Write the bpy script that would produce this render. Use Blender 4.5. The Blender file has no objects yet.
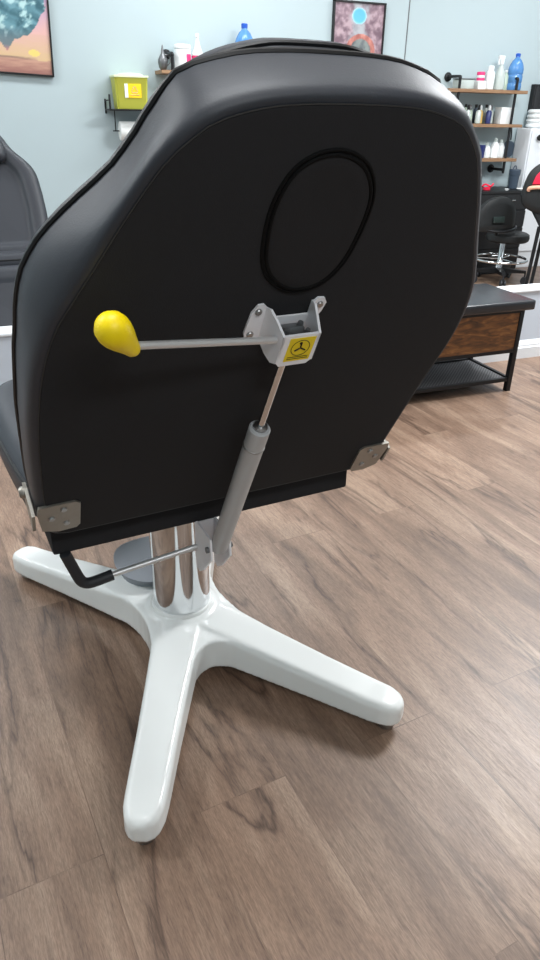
import bpy, bmesh, math, random
from mathutils import Vector, Matrix
random.seed(7)
SC = bpy.context.scene
COL = SC.collection
PI = math.pi

# ------------------------------------------------------------------ materials
def lin(c):
    return tuple((v/255/12.92) if v/255 <= .04045 else ((v/255+.055)/1.055)**2.4 for v in c)

def mat(name, rgb, rough=.5, metal=0., spec=.5, bump=0., bscale=200., vary=0., vscale=6., trans=0., alpha=1., coat=0., ior=1.45):
    m = bpy.data.materials.new(name); m.use_nodes = True
    nt = m.node_tree; b = nt.nodes['Principled BSDF']
    c = lin(rgb)
    b.inputs['Base Color'].default_value = (*c, 1)
    b.inputs['Roughness'].default_value = rough
    b.inputs['Metallic'].default_value = metal
    b.inputs['Specular IOR Level'].default_value = spec
    b.inputs['IOR'].default_value = ior
    b.inputs['Transmission Weight'].default_value = trans
    b.inputs['Alpha'].default_value = alpha
    b.inputs['Coat Weight'].default_value = coat
    tc = nt.nodes.new('ShaderNodeTexCoord')
    n2 = nt.nodes.new('ShaderNodeTexNoise'); n2.inputs['Scale'].default_value = vscale; n2.inputs['Detail'].default_value = 5
    nt.links.new(tc.outputs['Object'], n2.inputs['Vector'])
    mx = nt.nodes.new('ShaderNodeMix'); mx.data_type = 'RGBA'
    nt.links.new(n2.outputs['Fac'], mx.inputs['Factor'])
    mx.inputs[6].default_value = (*[v*(1-vary) for v in c], 1); mx.inputs[7].default_value = (*[min(1, v*(1+vary)) for v in c], 1)
    nt.links.new(mx.outputs[2], b.inputs['Base Color'])
    if bump:
        n = nt.nodes.new('ShaderNodeTexNoise'); n.inputs['Scale'].default_value = bscale; n.inputs['Detail'].default_value = 3
        nt.links.new(tc.outputs['Object'], n.inputs['Vector'])
        bp = nt.nodes.new('ShaderNodeBump'); bp.inputs['Strength'].default_value = bump; bp.inputs['Distance'].default_value = .002
        nt.links.new(n.outputs['Fac'], bp.inputs['Height']); nt.links.new(bp.outputs['Normal'], b.inputs['Normal'])
    return m

def floor_mat():
    m = bpy.data.materials.new('wood_plank_floor'); m.use_nodes = True
    nt = m.node_tree; N = nt.nodes.new; L = nt.links.new
    b = nt.nodes['Principled BSDF']
    tc = N('ShaderNodeTexCoord')
    mp = N('ShaderNodeMapping'); mp.inputs['Rotation'].default_value = (0, 0, math.radians(FLOOR_ROT)); mp.inputs['Location'].default_value = FLOOR_OFF
    L(tc.outputs['Object'], mp.inputs['Vector'])
    br = N('ShaderNodeTexBrick'); br.offset = .37; br.offset_frequency = 2
    br.inputs['Color1'].default_value = (0, 0, 0, 1); br.inputs['Color2'].default_value = (1, 1, 1, 1); br.inputs['Mortar'].default_value = (.5, .5, .5, 1)
    br.inputs['Scale'].default_value = 1; br.inputs['Brick Width'].default_value = 1.28; br.inputs['Row Height'].default_value = .196
    br.inputs['Mortar Size'].default_value = .0012; br.inputs['Mortar Smooth'].default_value = .3; br.inputs['Bias'].default_value = 0
    L(mp.outputs[0], br.inputs['Vector'])
    # shift the grain per plank
    off = N('ShaderNodeVectorMath'); off.operation = 'MULTIPLY_ADD'
    L(br.outputs['Color'], off.inputs[0]); off.inputs[1].default_value = (7, 13, 5); L(mp.outputs[0], off.inputs[2])
    def noise(scale, sc, det=6, dist=0., rough=.6):
        mm = N('ShaderNodeMapping'); mm.inputs['Scale'].default_value = sc; L(off.outputs[0], mm.inputs['Vector'])
        n = N('ShaderNodeTexNoise'); n.inputs['Scale'].default_value = scale; n.inputs['Detail'].default_value = det
        n.inputs['Distortion'].default_value = dist; n.inputs['Roughness'].default_value = rough
        L(mm.outputs[0], n.inputs['Vector']); return n
    def ramp(src, stops):
        r = N('ShaderNodeValToRGB'); e = r.color_ramp.elements
        while len(e) < len(stops): e.new(.5)
        for k, (p, c) in enumerate(stops): e[k].position = p; e[k].color = (*c, 1)
        L(src, r.inputs[0]); return r
    def mul(a, bb, f=1.):
        x = N('ShaderNodeMix'); x.data_type = 'RGBA'; x.blend_type = 'MULTIPLY'; x.inputs[0].default_value = f
        L(a, x.inputs[6]); L(bb, x.inputs[7]); return x.outputs[2]
    cloud = noise(1.6, (1.1, 5, 1), 5, .6)
    base = ramp(cloud.outputs['Fac'], [(.25, lin((102, 82, 68))), (.5, lin((136, 112, 95))), (.75, lin((168, 146, 127)))])
    grain = noise(7, (1.0, 13, 1), 10, 1.3, .74)
    g = ramp(grain.outputs['Fac'], [(.32, (.60, .57, .55)), (.48, (.95, .94, .93)), (.68, (1.12, 1.12, 1.12))])
    fine = noise(60, (1.0, 9, 1), 4, .4, .6)
    fg = ramp(fine.outputs['Fac'], [(.36, (.72, .70, .69)), (.62, (1.09, 1.09, 1.09))])
    ck = noise(1.25, (.55, 3.4, 1), 5, .7, .6)
    sb = N('ShaderNodeMath'); sb.operation = 'SUBTRACT'; L(ck.outputs['Fac'], sb.inputs[0]); sb.inputs[1].default_value = .5
    ab = N('ShaderNodeMath'); ab.operation = 'ABSOLUTE'; L(sb.outputs[0], ab.inputs[0])
    ridge = ramp(ab.outputs[0], [(0, (.30, .27, .26)), (.006, (.52, .49, .48)), (.022, (.84, .82, .82)), (.05, (1, 1, 1))])
    msk = noise(1.1, (1.2, 3.5, 1), 3, .3, .5)
    mk_ = ramp(msk.outputs['Fac'], [(.42, (0, 0, 0)), (.55, (1, 1, 1))])
    cr = N('ShaderNodeMix'); cr.data_type = 'RGBA'; L(mk_.outputs[0], cr.inputs[0]); cr.inputs[6].default_value = (1, 1, 1, 1); L(ridge.outputs[0], cr.inputs[7])
    # knots
    mk = N('ShaderNodeMapping'); mk.inputs['Scale'].default_value = (.75, 1.5, 1); L(off.outputs[0], mk.inputs['Vector'])
    vo = N('ShaderNodeTexVoronoi'); vo.inputs['Scale'].default_value = 1.7; L(mk.outputs[0], vo.inputs['Vector'])
    kn = ramp(vo.outputs['Distance'], [(.015, (.35, .32, .31)), (.045, (.66, .63, .62)), (.11, (1, 1, 1))])
    tone = ramp(br.outputs['Color'], [(0, (.86, .84, .83)), (1, (1.1, 1.09, 1.08))])
    c = mul(base.outputs[0], g.outputs[0]); c = mul(c, fg.outputs[0]); c = mul(c, cr.outputs[2], .9); c = mul(c, kn.outputs[0]); c = mul(c, tone.outputs[0])
    seam = ramp(br.outputs['Fac'], [(0, (1, 1, 1)), (1, (.74, .72, .70))])
    c = mul(c, seam.outputs[0], .8)
    L(c, b.inputs['Base Color'])
    rr = ramp(grain.outputs['Fac'], [(.3, (.46, .46, .46)), (.7, (.36, .36, .36))]); L(rr.outputs[0], b.inputs['Roughness'])
    b.inputs['Specular IOR Level'].default_value = .55
    bp = N('ShaderNodeBump'); bp.inputs['Strength'].default_value = .12; bp.inputs['Distance'].default_value = .002
    L(grain.outputs['Fac'], bp.inputs['Height']); L(bp.outputs['Normal'], b.inputs['Normal'])
    return m

def wood_mat(name, stops, sc, rough=.5):
    m = bpy.data.materials.new(name); m.use_nodes = True
    nt = m.node_tree; N = nt.nodes.new; L = nt.links.new; b = nt.nodes['Principled BSDF']
    tc = N('ShaderNodeTexCoord'); mp = N('ShaderNodeMapping'); mp.inputs['Scale'].default_value = sc
    L(tc.outputs['Object'], mp.inputs['Vector'])
    n = N('ShaderNodeTexNoise'); n.inputs['Scale'].default_value = 6; n.inputs['Detail'].default_value = 8; n.inputs['Distortion'].default_value = 1.2
    L(mp.outputs[0], n.inputs['Vector'])
    r = N('ShaderNodeValToRGB'); e = r.color_ramp.elements
    while len(e) < len(stops): e.new(.5)
    for k, (p, c) in enumerate(stops): e[k].position = p; e[k].color = (*lin(c), 1)
    L(n.outputs['Fac'], r.inputs[0]); L(r.outputs[0], b.inputs['Base Color']); b.inputs['Roughness'].default_value = rough
    return m

def mesh_mat():
    # black perforated steel shelf
    m = bpy.data.materials.new('perforated_steel'); m.use_nodes = True
    nt = m.node_tree; N = nt.nodes.new; L = nt.links.new; b = nt.nodes['Principled BSDF']
    tc = N('ShaderNodeTexCoord'); ch = N('ShaderNodeTexChecker'); ch.inputs['Scale'].default_value = 110
    ch.inputs['Color1'].default_value = (*lin((38, 39, 41)), 1); ch.inputs['Color2'].default_value = (*lin((112, 112, 114)), 1)
    L(tc.outputs['Object'], ch.inputs['Vector']); L(ch.outputs['Color'], b.inputs['Base Color']); b.inputs['Roughness'].default_value = .5
    return m

def attr_mat(name, rough=.4):
    m = bpy.data.materials.new(name); m.use_nodes = True
    nt = m.node_tree; b = nt.nodes['Principled BSDF']; b.inputs['Roughness'].default_value = rough
    a = nt.nodes.new('ShaderNodeAttribute'); a.attribute_name = 'paint'
    nt.links.new(a.outputs['Color'], b.inputs['Base Color']); return m

FLOOR_ROT = 84.0
FLOOR_OFF = (.395, .075, 0)
M = dict(
    floor=floor_mat(),
    wall=mat('painted_wall', (174, 189, 193), .75, bump=.05, bscale=120, vary=.015, vscale=2),
    knee=mat('painted_knee_wall', (196, 205, 216), .6, vary=.01),
    trim=mat('white_trim', (226, 230, 234), .4, vary=.01),
    ceil=mat('ceiling_white', (232, 234, 234), .9),
    vinyl=mat('black_vinyl', (46, 49, 56), .50, spec=.55, bump=.10, bscale=420, vary=.05, vscale=3),
    stoolvinyl=mat('stool_vinyl', (30, 32, 33), .5, vary=.05),
    vinyl2=mat('black_vinyl_smooth', (40, 42, 46), .26, spec=.6, bump=.06, bscale=60, vary=.1, vscale=8),
    fabric=mat('black_backing_cloth', (40, 40, 42), .85, spec=.25, bump=.15, bscale=600, vary=.06, vscale=5),
    piping=mat('black_piping', (13, 13, 15), .45),
    welt=mat('welt_cord', (9, 9, 10), .8, spec=.2),
    seam=mat('seam_thread', (58, 57, 56), .6),
    white=mat('white_enamel', (234, 236, 234), .25, spec=.5, coat=.3, vary=.01),
    bracket=mat('white_powder_coat', (240, 240, 244), .4, vary=.02, vscale=40),
    chrome=mat('chrome', (222, 224, 226), .09, 1.),
    steel=mat('brushed_steel', (172, 172, 172), .32, 1., vary=.08, vscale=60),
    rodsteel=mat('polished_rod', (214, 214, 214), .35, .45),
    nickel=mat('nickel_plate', (158, 154, 146), .42, .85, bump=.1, bscale=500, vary=.08, vscale=90),
    cylinder=mat('grey_painted_tube', (182, 183, 184), .40, .1, vary=.03, vscale=30),
    yellow=mat('yellow_plastic', (252, 222, 6), .42, vary=.02),
    sticker=mat('yellow_sticker', (240, 212, 36), .55),
    ink=mat('black_ink', (18, 16, 14), .6),
    greyplastic=mat('grey_plastic', (138, 142, 148), .4, vary=.03),
    rubber=mat('black_rubber', (40, 42, 46), .55, bump=.1, bscale=300),
    blackmetal=mat('black_metal', (34, 35, 37), .45, .4, vary=.1, vscale=40),
    blackpaint=mat('black_lacquer', (13, 14, 17), .45, vary=.1),
    shelfwood=wood_mat('shelf_wood', [(.3, (118, 88, 64)), (.55, (146, 112, 82)), (.75, (166, 134, 102))], (1, 14, 14), .55),
    rustic=wood_mat('rustic_wood', [(.25, (54, 34, 20)), (.45, (98, 62, 32)), (.6, (128, 84, 44)), (.8, (160, 112, 64))], (1.6, 4, 7), .5),
    perf=mesh_mat(),
    bottle_white=mat('white_bottle', (228, 232, 232), .35, vary=.02),
    bottle_clear=mat('clear_bottle', (214, 224, 220), .2, trans=.35),
    bottle_green=mat('pale_green_bottle', (196, 214, 196), .25, trans=.2),
    blue=mat('blue_water_bottle', (104, 164, 226), .16, trans=.45, vary=.12, vscale=25),
    bluedark=mat('blue_cap', (40, 90, 190), .35),
    pink=mat('pink_label', (226, 60, 120), .5),
    navy=mat('navy_cup', (34, 44, 96), .35),
    amber=mat('amber_ink', (214, 178, 100), .35),
    slate=mat('slate_plastic', (58, 70, 84), .4, vary=.05),
    sharps=mat('sharps_yellow', (206, 208, 84), .35, trans=.1, vary=.05, vscale=9),
    lid=mat('pale_lid', (222, 230, 190), .45),
    orange=mat('orange_sticker', (248, 206, 24), .5),
    red=mat('red_vinyl', (214, 30, 64), .45),
    tan=mat('tan_trim', (220, 168, 140), .5),
    paper=mat('paper_towel', (236, 238, 236), .9, bump=.2, bscale=150),
    screen=mat('dark_screen', (16, 16, 20), .15),
    grey=mat('grey_metal', (110, 112, 114), .4, .5),
    greenpad=mat('dark_green_patch', (34, 46, 44), .5),
    paint=attr_mat('art_print'),
)

# ------------------------------------------------------------------ mesh helpers
def new(): return bmesh.new()

def obj(name, bm, m, parent=None, smooth=True, angle=40, mods=None):
    me = bpy.data.meshes.new(name)
    bmesh.ops.recalc_face_normals(bm, faces=bm.faces)
    bm.to_mesh(me); bm.free()
    ms = m if isinstance(m, (list, tuple)) else [m]
    for k in ms: me.materials.append(M[k])
    if smooth:
        me.polygons.foreach_set('use_smooth', [True]*len(me.polygons)); me.set_sharp_from_angle(angle=math.radians(angle))
    o = bpy.data.objects.new(name, me); COL.objects.link(o)
    if parent: o.parent = parent
    return o

def thing(name, label, cat, loc=(0, 0, 0), rz=0., group=None):
    o = bpy.data.objects.new(name, None); o.empty_display_size = .05; COL.objects.link(o)
    o.location = loc; o.rotation_euler = (0, 0, rz); o['label'] = label; o['category'] = cat
    if group: o['group'] = group
    return o

def tag(o, label, cat, group=None, loc=None, rz=None):
    o['label'] = label; o['category'] = cat
    if group: o['group'] = group
    if loc is not None: o.location = loc
    if rz is not None: o.rotation_euler = (0, 0, rz)
    return o

def struct(name, bm, m, **k):
    o = obj(name, bm, m, **k); o['kind'] = 'structure'; return o

def box(bm, lo, hi, bev=0., seg=2, mi=0):
    r = bmesh.ops.create_cube(bm, size=1)
    vs = r['verts']
    for v in vs:
        v.co = Vector([lo[i] + (v.co[i]+.5)*(hi[i]-lo[i]) for i in range(3)])
    fs = {f for v in vs for f in v.link_faces}
    for f in fs: f.material_index = mi
    if bev:
        es = list({e for v in vs for e in v.link_edges})
        bmesh.ops.bevel(bm, geom=es, offset=bev, segments=seg, affect='EDGES', profile=.6)
    return bm

def frame_of(d):
    d = Vector(d).normalized()
    a = Vector((0, 0, 1)) if abs(d.z) < .9 else Vector((1, 0, 0))
    x = d.cross(a).normalized(); return x, d.cross(x).normalized(), d

def loft(bm, rings, cap0=True, cap1=True, mi=0, closed=True):
    R = [[bm.verts.new(p) for p in r] for r in rings]
    n = len(R[0])
    for a, b in zip(R, R[1:]):
        for i in range(n if closed else n-1):
            f = bm.faces.new((a[i], a[(i+1) % n], b[(i+1) % n], b[i])); f.material_index = mi
    if cap0: bm.faces.new(R[0][::-1]).material_index = mi
    if cap1: bm.faces.new(R[-1]).material_index = mi
    return bm

def cyl(bm, p0, p1, r0, r1=None, seg=24, bev=0., mi=0):
    p0, p1 = Vector(p0), Vector(p1); r1 = r0 if r1 is None else r1
    x, y, d = frame_of(p1-p0)
    def ring(c, r): return [c + x*(r*math.cos(2*PI*i/seg)) + y*(r*math.sin(2*PI*i/seg)) for i in range(seg)]
    if bev: rs = [ring(p0, r0-bev), ring(p0+d*bev, r0), ring(p1-d*bev, r1), ring(p1, r1-bev)]
    else: rs = [ring(p0, r0), ring(p1, r1)]
    return loft(bm, rs, mi=mi)

def lathe(bm, prof, c=(0, 0, 0), seg=24, axis=(0, 0, 1), mi=0):
    c = Vector(c); x, y, d = frame_of(axis)
    rs = [[c + d*z + x*(max(r, 1e-4)*math.cos(2*PI*i/seg)) + y*(max(r, 1e-4)*math.sin(2*PI*i/seg)) for i in range(seg)] for r, z in prof]
    return loft(bm, rs, mi=mi)

def tube(bm, pts, r, seg=10, closed=False, mi=0):
    pts = [Vector(p) for p in pts]; n = len(pts)
    rs = []; px = None
    for i, p in enumerate(pts):
        if closed: d = pts[(i+1) % n]-pts[i-1]
        else: d = pts[min(i+1, n-1)]-pts[max(i-1, 0)]
        d.normalize()
        if px is None: px = frame_of(d)[0]
        else: px = (px - d*px.dot(d)).normalized()
        y = d.cross(px)
        rs.append([p + px*(r*math.cos(2*PI*k/seg)) + y*(r*math.sin(2*PI*k/seg)) for k in range(seg)])
    if closed: rs.append(rs[0])
    loft(bm, rs, not closed, not closed, mi)
    if closed: bmesh.ops.remove_doubles(bm, verts=bm.verts, dist=1e-6)
    return bm

def smooth_path(pts, k=6, closed=False):
    P = [Vector(p) for p in pts]; n = len(P); out = []
    for i in range(n if closed else n-1):
        a = P[(i-1) % n] if closed or i else P[0]; b = P[i]; c = P[(i+1) % n]; d = P[(i+2) % n] if closed or i+2 < n else P[-1]
        for j in range(k):
            t = j/k
            out.append(.5*((2*b)+(c-a)*t+(2*a-5*b+4*c-d)*t*t+(3*b-a-3*c+d)*t**3))
    if not closed: out.append(P[-1])
    return out

def resample(pts, N):
    P = [Vector(p) for p in pts]; n = len(P)
    L = [0]
    for i in range(n): L.append(L[-1]+(P[(i+1) % n]-P[i]).length)
    out = []; j = 0
    for k in range(N):
        s = L[-1]*k/N
        while L[j+1] < s: j += 1
        t = (s-L[j])/max(1e-9, L[j+1]-L[j])
        out.append(P[j].lerp(P[(j+1) % n], t))
    return out

def offset2(pts, d):   # closed 2D ccw outline moved outwards by d, with averaged normals
    n = len(pts); out = []
    for i in range(n):
        t = pts[(i+2) % n]-pts[i-2]
        nn = Vector((t.y, -t.x)).normalized()
        out.append(pts[i]+nn*d)
    return out

def prism(bm, poly, f0, f1, mi=0):    # poly of 2D points, f0/f1 map them to the two end faces
    return loft(bm, [[Vector(f0(p)) for p in poly], [Vector(f1(p)) for p in poly]], mi=mi)

def bolt(bm, p, d, r=.006, h=.004, seg=12):
    p = Vector(p); d = Vector(d).normalized()
    lathe(bm, [(r, 0), (r, h*.5), (r*.75, h), (0, h)], p, seg, d); return bm

# ------------------------------------------------------------------ the treatment chair
TH = math.radians(28)
HALF0 = [(.288, -.056), (.314, -.040), (.322, .0), (.327, .07), (.329, .2), (.331, .28), (.327, .345), (.312, .40), (.292, .44), (.265, .49),
        (.236, .545), (.203, .60), (.180, .625), (.150, .648), (.100, .663), (.05, .668)]
HALF = [(x*.976, v) for x, v in HALF0]
def lw(v): return .010*max(0, min(1, (.34-v)/.14))
def rw(v): return .013*max(0, min(1, (v-.12)/.16))
_pts = [(x+rw(v), v) for x, v in HALF] + [(0, .669)] + [(-x-lw(v), v) for x, v in reversed(HALF)]
_sm = smooth_path([(x, v, 0) for x, v in _pts], 6)
OUT = [Vector((p.x, p.y)) for p in resample(_sm, 120)]

FRONT = [(.10, .330), (.20, .331), (.30, .331), (.378, .326), (.419, .319), (.455, .303), (.486, .280), (.519, .248), (.546, .220), (.58, .197), (.614, .180), (.64, .160)]
def pl_(tab, v):
    if v <= tab[0][0]: return tab[0][1]
    for (a, p), (b, q) in zip(tab, tab[1:]):
        if v <= b: return p+(q-p)*(v-a)/(b-a)
    return tab[-1][1]

def build_chair(label, loc, rz, drop=0., tilt=0.):
    root = thing('treatment_chair', label, 'chair', loc, rz)
    CX = -.025
    O = Vector((CX, -.388, .673-drop))
    CP = Vector((0, .27))
    up = Vector((0, -math.sin(TH), math.cos(TH))); nn = Vector((0, -math.cos(TH), -math.sin(TH)))
    def B(u, v, w=0.): return O + Vector((u, 0, 0)) + up*v + nn*w
    zd = -drop
    # ---- base
    bm = new()
    R3 = Matrix.Rotation(math.radians(3), 3, 'Z')
    angs = [math.radians(-90-30.8), math.radians(-90+30.8), math.radians(90-31.5), math.radians(90+31.5)]
    RL, zb = .605, .030
    def topz(r): return .128-.040*min(1, max(0, (r-.08)/.45))**.8
    for a in angs:
        d = Vector((math.cos(a), math.sin(a), 0)); s = Vector((-d.y, d.x, 0))
        rings = []
        for r, hw in [(0, .060), (.12, .058), (.25, .052), (.40, .046), (.53, .043), (.565, .0405), (.588, .034), (.600, .025), (RL+.002, .014)]:
            zt = topz(r) - (.003 if r > .57 else 0) - (.005 if r > .59 else 0) - (.006 if r > .604 else 0)
            c = d*r
            rings.append([R3 @ p for p in (c-s*hw+Vector((0, 0, zb)), c+s*hw+Vector((0, 0, zb)), c+s*(hw-.001)+Vector((0, 0, zt-.010)), c+s*(hw-.010)+Vector((0, 0, zt)), c-s*(hw-.010)+Vector((0, 0, zt)), c-s*(hw-.001)+Vector((0, 0, zt-.010)))])
        loft(bm, rings)
    for i in range(4):
        a, b = angs[i], angs[(i+1) % 4]
        if b < a: b += 2*PI
        h = (b-a)/2; hw = .053; rc = hw/math.sin(h)
        rs = .235 if h < .7 else .215
        da = Vector((math.cos(a), math.sin(a), 0)); db = Vector((math.cos(b), math.sin(b), 0))
        sa = Vector((-da.y, da.x, 0)); sb = Vector((-db.y, db.x, 0))
        A = da*rs+sa*(hw-.004); Bb = db*rs-sb*(hw-.004); Cc = Vector((math.cos((a+b)/2), math.sin((a+b)/2), 0))*rc
        arc = [A.lerp(Cc, t).lerp(Cc.lerp(Bb, t), t) for t in [k/10 for k in range(11)]]
        poly = [Vector((0, 0, 0))]+arc
        prism(bm, poly, lambda p: R3 @ Vector((p.x, p.y, zb)), lambda p: R3 @ Vector((p.x, p.y, topz(Vector((p.x, p.y)).length)-.003)))
    lathe(bm, [(.098, zb), (.098, .10), (.094, .122), (.085, .130)], (0, 0, 0), 40)
    base = obj('base', bm, 'white', root)
    md = base.modifiers.new('r', 'REMESH'); md.mode = 'VOXEL'; md.voxel_size = .0045; md.use_smooth_shade = True
    ms = base.modifiers.new('s', 'SMOOTH'); ms.factor = .5; ms.iterations = 5
    for a in angs:
        p = R3 @ Vector((math.cos(a)*.572, math.sin(a)*.572, 0))
        bm = new(); lathe(bm, [(.018, 0), (.020, .003), (.020, .012), (.012, .015), (.009, .038)], p, 20)
        obj('foot_glide', bm, 'steel', base)
    bm = new(); lathe(bm, [(.078, .110), (.079, .133), (.077, .137), (.073, .138)], (0, 0, 0), 48); obj('collar', bm, 'white', root)
    bm = new(); lathe(bm, [(.072, .12), (.072, .50+zd), (.069, .505+zd), (.06, .505+zd), (.058, .548+zd)], (0, 0, 0), 64); obj('hydraulic_column', bm, 'chrome', root, angle=30)
    # pump housing on the base behind the column
    bm = new()
    pl = [Vector(p) for p in [(-.105, .175), (-.075, .27), (.05, .27), (.07, .16), (.055, .08), (-.06, .10)]]
    pl = [Vector((p.x, p.y)) for p in resample([(q.x, q.y, 0) for q in smooth_path([(p.x, p.y, 0) for p in pl], 5, True)], 36)]
    loft(bm, [[Vector((p.x, p.y, .085)) for p in pl], [Vector((p.x, p.y, .138)) for p in pl], [Vector((p.x, p.y, .147)) for p in offset2(pl, -.006)], [Vector((p.x, p.y, .15)) for p in offset2(pl, -.016)]])
    obj('pump_housing', bm, 'greyplastic', root)
    # ---- seat pan and cushion
    bm = new(); box(bm, (CX-.307, -.30, .547+zd), (CX+.303, .20, .607+zd), .006)
    obj('seat_pan', bm, 'fabric', root)
    bm = new()
    sp = [(.30, -.285), (.325, -.27), (.338, -.15), (.345, 0), (.342, .12), (.31, .21), (.24, .245), (.1, .25)]
    sp = smooth_path([(x, y, 0) for x, y in sp]+[(-x, y, 0) for x, y in reversed(sp)], 6)
    so = [Vector((p.x+CX, p.y)) for p in resample(sp, 100)]
    def SR(d, z, k=1.): return [Vector((CX+(p.x-CX)*k, p.y*k-.015*(1-k), z+zd+tilt*max(0, p.y*k+.285))) for p in offset2(so, d)]
    loft(bm, [SR(-.05, .600), SR(-.012, .604), SR(0, .62), SR(.004, .66), SR(0, .682), SR(-.012, .700), SR(-.035, .710), SR(-.035, .704, .89), SR(-.035, .686, .83), SR(-.035, .684, .75), SR(-.035, .690, .5), SR(-.035, .692, .2)])
    seat = obj('seat', bm, 'vinyl', root, angle=60)
    bm = new(); tube(bm, SR(.002, .678), .0035, 6, True); obj('seat_piping', bm, 'piping', seat)
    # leg rest hanging from the seat front
    bm = new()
    lp = [(.25, 0), (.30, .02), (.31, .1), (.30, .3), (.27, .37), (.2, .395)]
    lp = smooth_path([(x, y, 0) for x, y in lp]+[(-x, y, 0) for x, y in reversed(lp)], 5)
    lo = [Vector((p.x+CX, p.y)) for p in resample(lp, 80)]
    def LR(d, w):
        return [Vector((p.x, .265+.16*p.y/.4+w, .655+zd+tilt*.53-p.y*.93)) for p in offset2(lo, d)]
    loft(bm, [LR(-.03, -.03), LR(0, -.02), LR(.003, .02), LR(-.006, .045), LR(-.03, .056), LR(-.055, .052), LR(-.07, .046)])
    leg = obj('leg_rest', bm, 'vinyl', root, angle=60)
    # ---- backrest cushion
    bm = new()
    T = .080
    def BR(d, w, k=1.):
        out = []
        for p in offset2(OUT, d):
            q = min(1, max(0, (abs(w)-.006)/.040)) if w < -.006 else 0
            x, y = p.x, p.y
            if .10 < y < .66 and abs(x) > .08:
                fx = pl_(FRONT, y)+min(d, .0)+(rw(y) if x > 0 else lw(y)*.5)
                q *= min(1, (y-.10)/.1)*min(1, (.66-y)/.04)
                x = math.copysign(abs(x)+(fx-abs(x))*q, x)
            if k != 1: x *= k; y = .27+(y-.27)*(k+.06)
            out.append(B(x, y, w))
        return out
    loft(bm, [BR(-.012, -.002), BR(-.003, -.001), BR(.002, -.005), BR(.005, -.014), BR(.0065, -.026), BR(.0065, -.045), BR(.006, -.066), BR(.004, -T), BR(.001, -.090), BR(-.015, -.104), BR(-.035, -.112), BR(-.03, -.112, .86), BR(-.03, -.102, .79), BR(-.03, -.088, .76), BR(-.03, -.087, .70), BR(-.03, -.092, .5), BR(-.03, -.094, .2)])
    cush = obj('backrest', bm, 'vinyl', root, angle=60)
    bm = new(); tube(bm, BR(.0035, -T), .0042, 8, True); obj('backrest_piping', bm, 'piping', cush)
    # flat black cloth panel on the rear
    bm = new()
    loft(bm, [BR(-.009, -.004), BR(-.0085, .0012), BR(-.011, .0022)]); panel = obj('back_panel', bm, 'fabric', root, angle=30)
    bm = new(); tube(bm, BR(-.0075, .0004), .0008, 5, True); obj('panel_seam', bm, 'seam', panel)
    def BC(u, v, w=0.): return B(u+.0075, v, w)
    # breathing-hole pad, with its double welt
    ov = [(-.019, .430), (.024, .431), (.052, .463), (.0615, .517), (.058, .562), (.035, .596), (-.001, .611), (-.036, .604), (-.058, .579), (-.067, .53), (-.056, .465)]
    ov = [Vector((p.x, p.y)) for p in resample(smooth_path([(x, y, 0) for x, y in ov], 6, True), 64)]
    def OR(d, w): return [BC(p.x, p.y, w) for p in offset2(ov, d)]
    bm = new(); loft(bm, [OR(-.003, .001), OR(-.004, .004), OR(-.009, .0055), OR(-.02, .005), OR(-.03, .0045)]); pad = obj('face_hole_pad', bm, 'fabric', root)
    bm = new(); tube(bm, OR(-.002, .003), .0026, 8, True); tube(bm, OR(.0035, .0024), .0022, 8, True); obj('welt', bm, 'welt', pad)
    # headrest pillow on the front of the backrest
    bm = new()
    hp = [(.10, .470), (.16, .480), (.176, .53), (.164, .593), (.151, .614), (.132, .636), (.10, .653), (.06, .664), (.03, .667)]
    hp = smooth_path([(x, y, 0) for x, y in hp]+[(-x, y, 0) for x, y in reversed(hp)], 5)
    ho = [Vector((p.x, p.y)) for p in resample(hp, 72)]
    def HR(d, w): return [B(p.x, p.y, w) for p in offset2(ho, d)]
    loft(bm, [HR(-.03, -.080), HR(-.008, -.084), HR(.002, -.100), HR(0, -.122), HR(-.014, -.140), HR(-.035, -.150), HR(-.08, -.154)])
    hr = obj('headrest', bm, 'vinyl', root, angle=60)
    bm = new(); tube(bm, HR(.003, -.104), .003, 6, True); obj('headrest_piping', bm, 'piping', hr)
    # ---- hinge plates with screws and pivot bolts
    HV = {-1: .015, 1: -.006}; HX = {-1: -.009, 1: 0}
    for s in (-1, 1):
        bm = new()
        pts = [(.258, -.036), (.264, -.044), (.292, -.046), (.318, -.036), (.3245, .012), (.322, .030), (.266, .031), (.258, .024)]
        prism(bm, [Vector((s*x, y)) for x, y in pts], lambda p: B(p.x+HX[s], p.y+HV[s], .001), lambda p: B(p.x+HX[s], p.y+HV[s], .0058))
        e = [(-.036, .006), (-.030, -.045), (-.012, -.066), (.008, -.066), (.016, -.05), (.016, .006)]
        prism(bm, [Vector(q) for q in e], lambda p: B(s*.3275+HX[s], p.x*.8+HV[s], p.y), lambda p: B(s*.3325+HX[s], p.x*.8+HV[s], p.y))
        hp_ = obj('hinge_plate', bm, 'nickel', root, angle=20)
        for u, v in [(.284, .016), (.303, -.004), (.280, -.024)]:
            bm = new(); bolt(bm, B(s*u+HX[s], v+HV[s], .0055), nn, .0055, .003); obj('screw', bm, 'steel', hp_)
        bm = new(); bolt(bm, B(s*.332+HX[s], -.004+HV[s], -.054), (s, 0, 0), .010, .008, 20); obj('pivot_bolt', bm, 'nickel', hp_)
    # ---- release bracket
    bm = new()
    t = .0035
    # ears flat on the panel
    eL = [(-.040, .352), (-.061, .352), (-.064, .362), (-.060, .396), (-.053, .408), (-.045, .409), (-.036, .400)]
    prism(bm, [Vector(p) for p in eL], lambda p: BC(p.x, p.y, .002), lambda p: BC(p.x, p.y, .002+t))
    eR = [(.028, .372), (.028, .404), (.034, .411), (.044, .410), (.049, .402), (.046, .388), (.036, .368)]
    prism(bm, [Vector(p) for p in eR], lambda p: BC(p.x, p.y, .002), lambda p: BC(p.x, p.y, .002+t))
    W = .046
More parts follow.
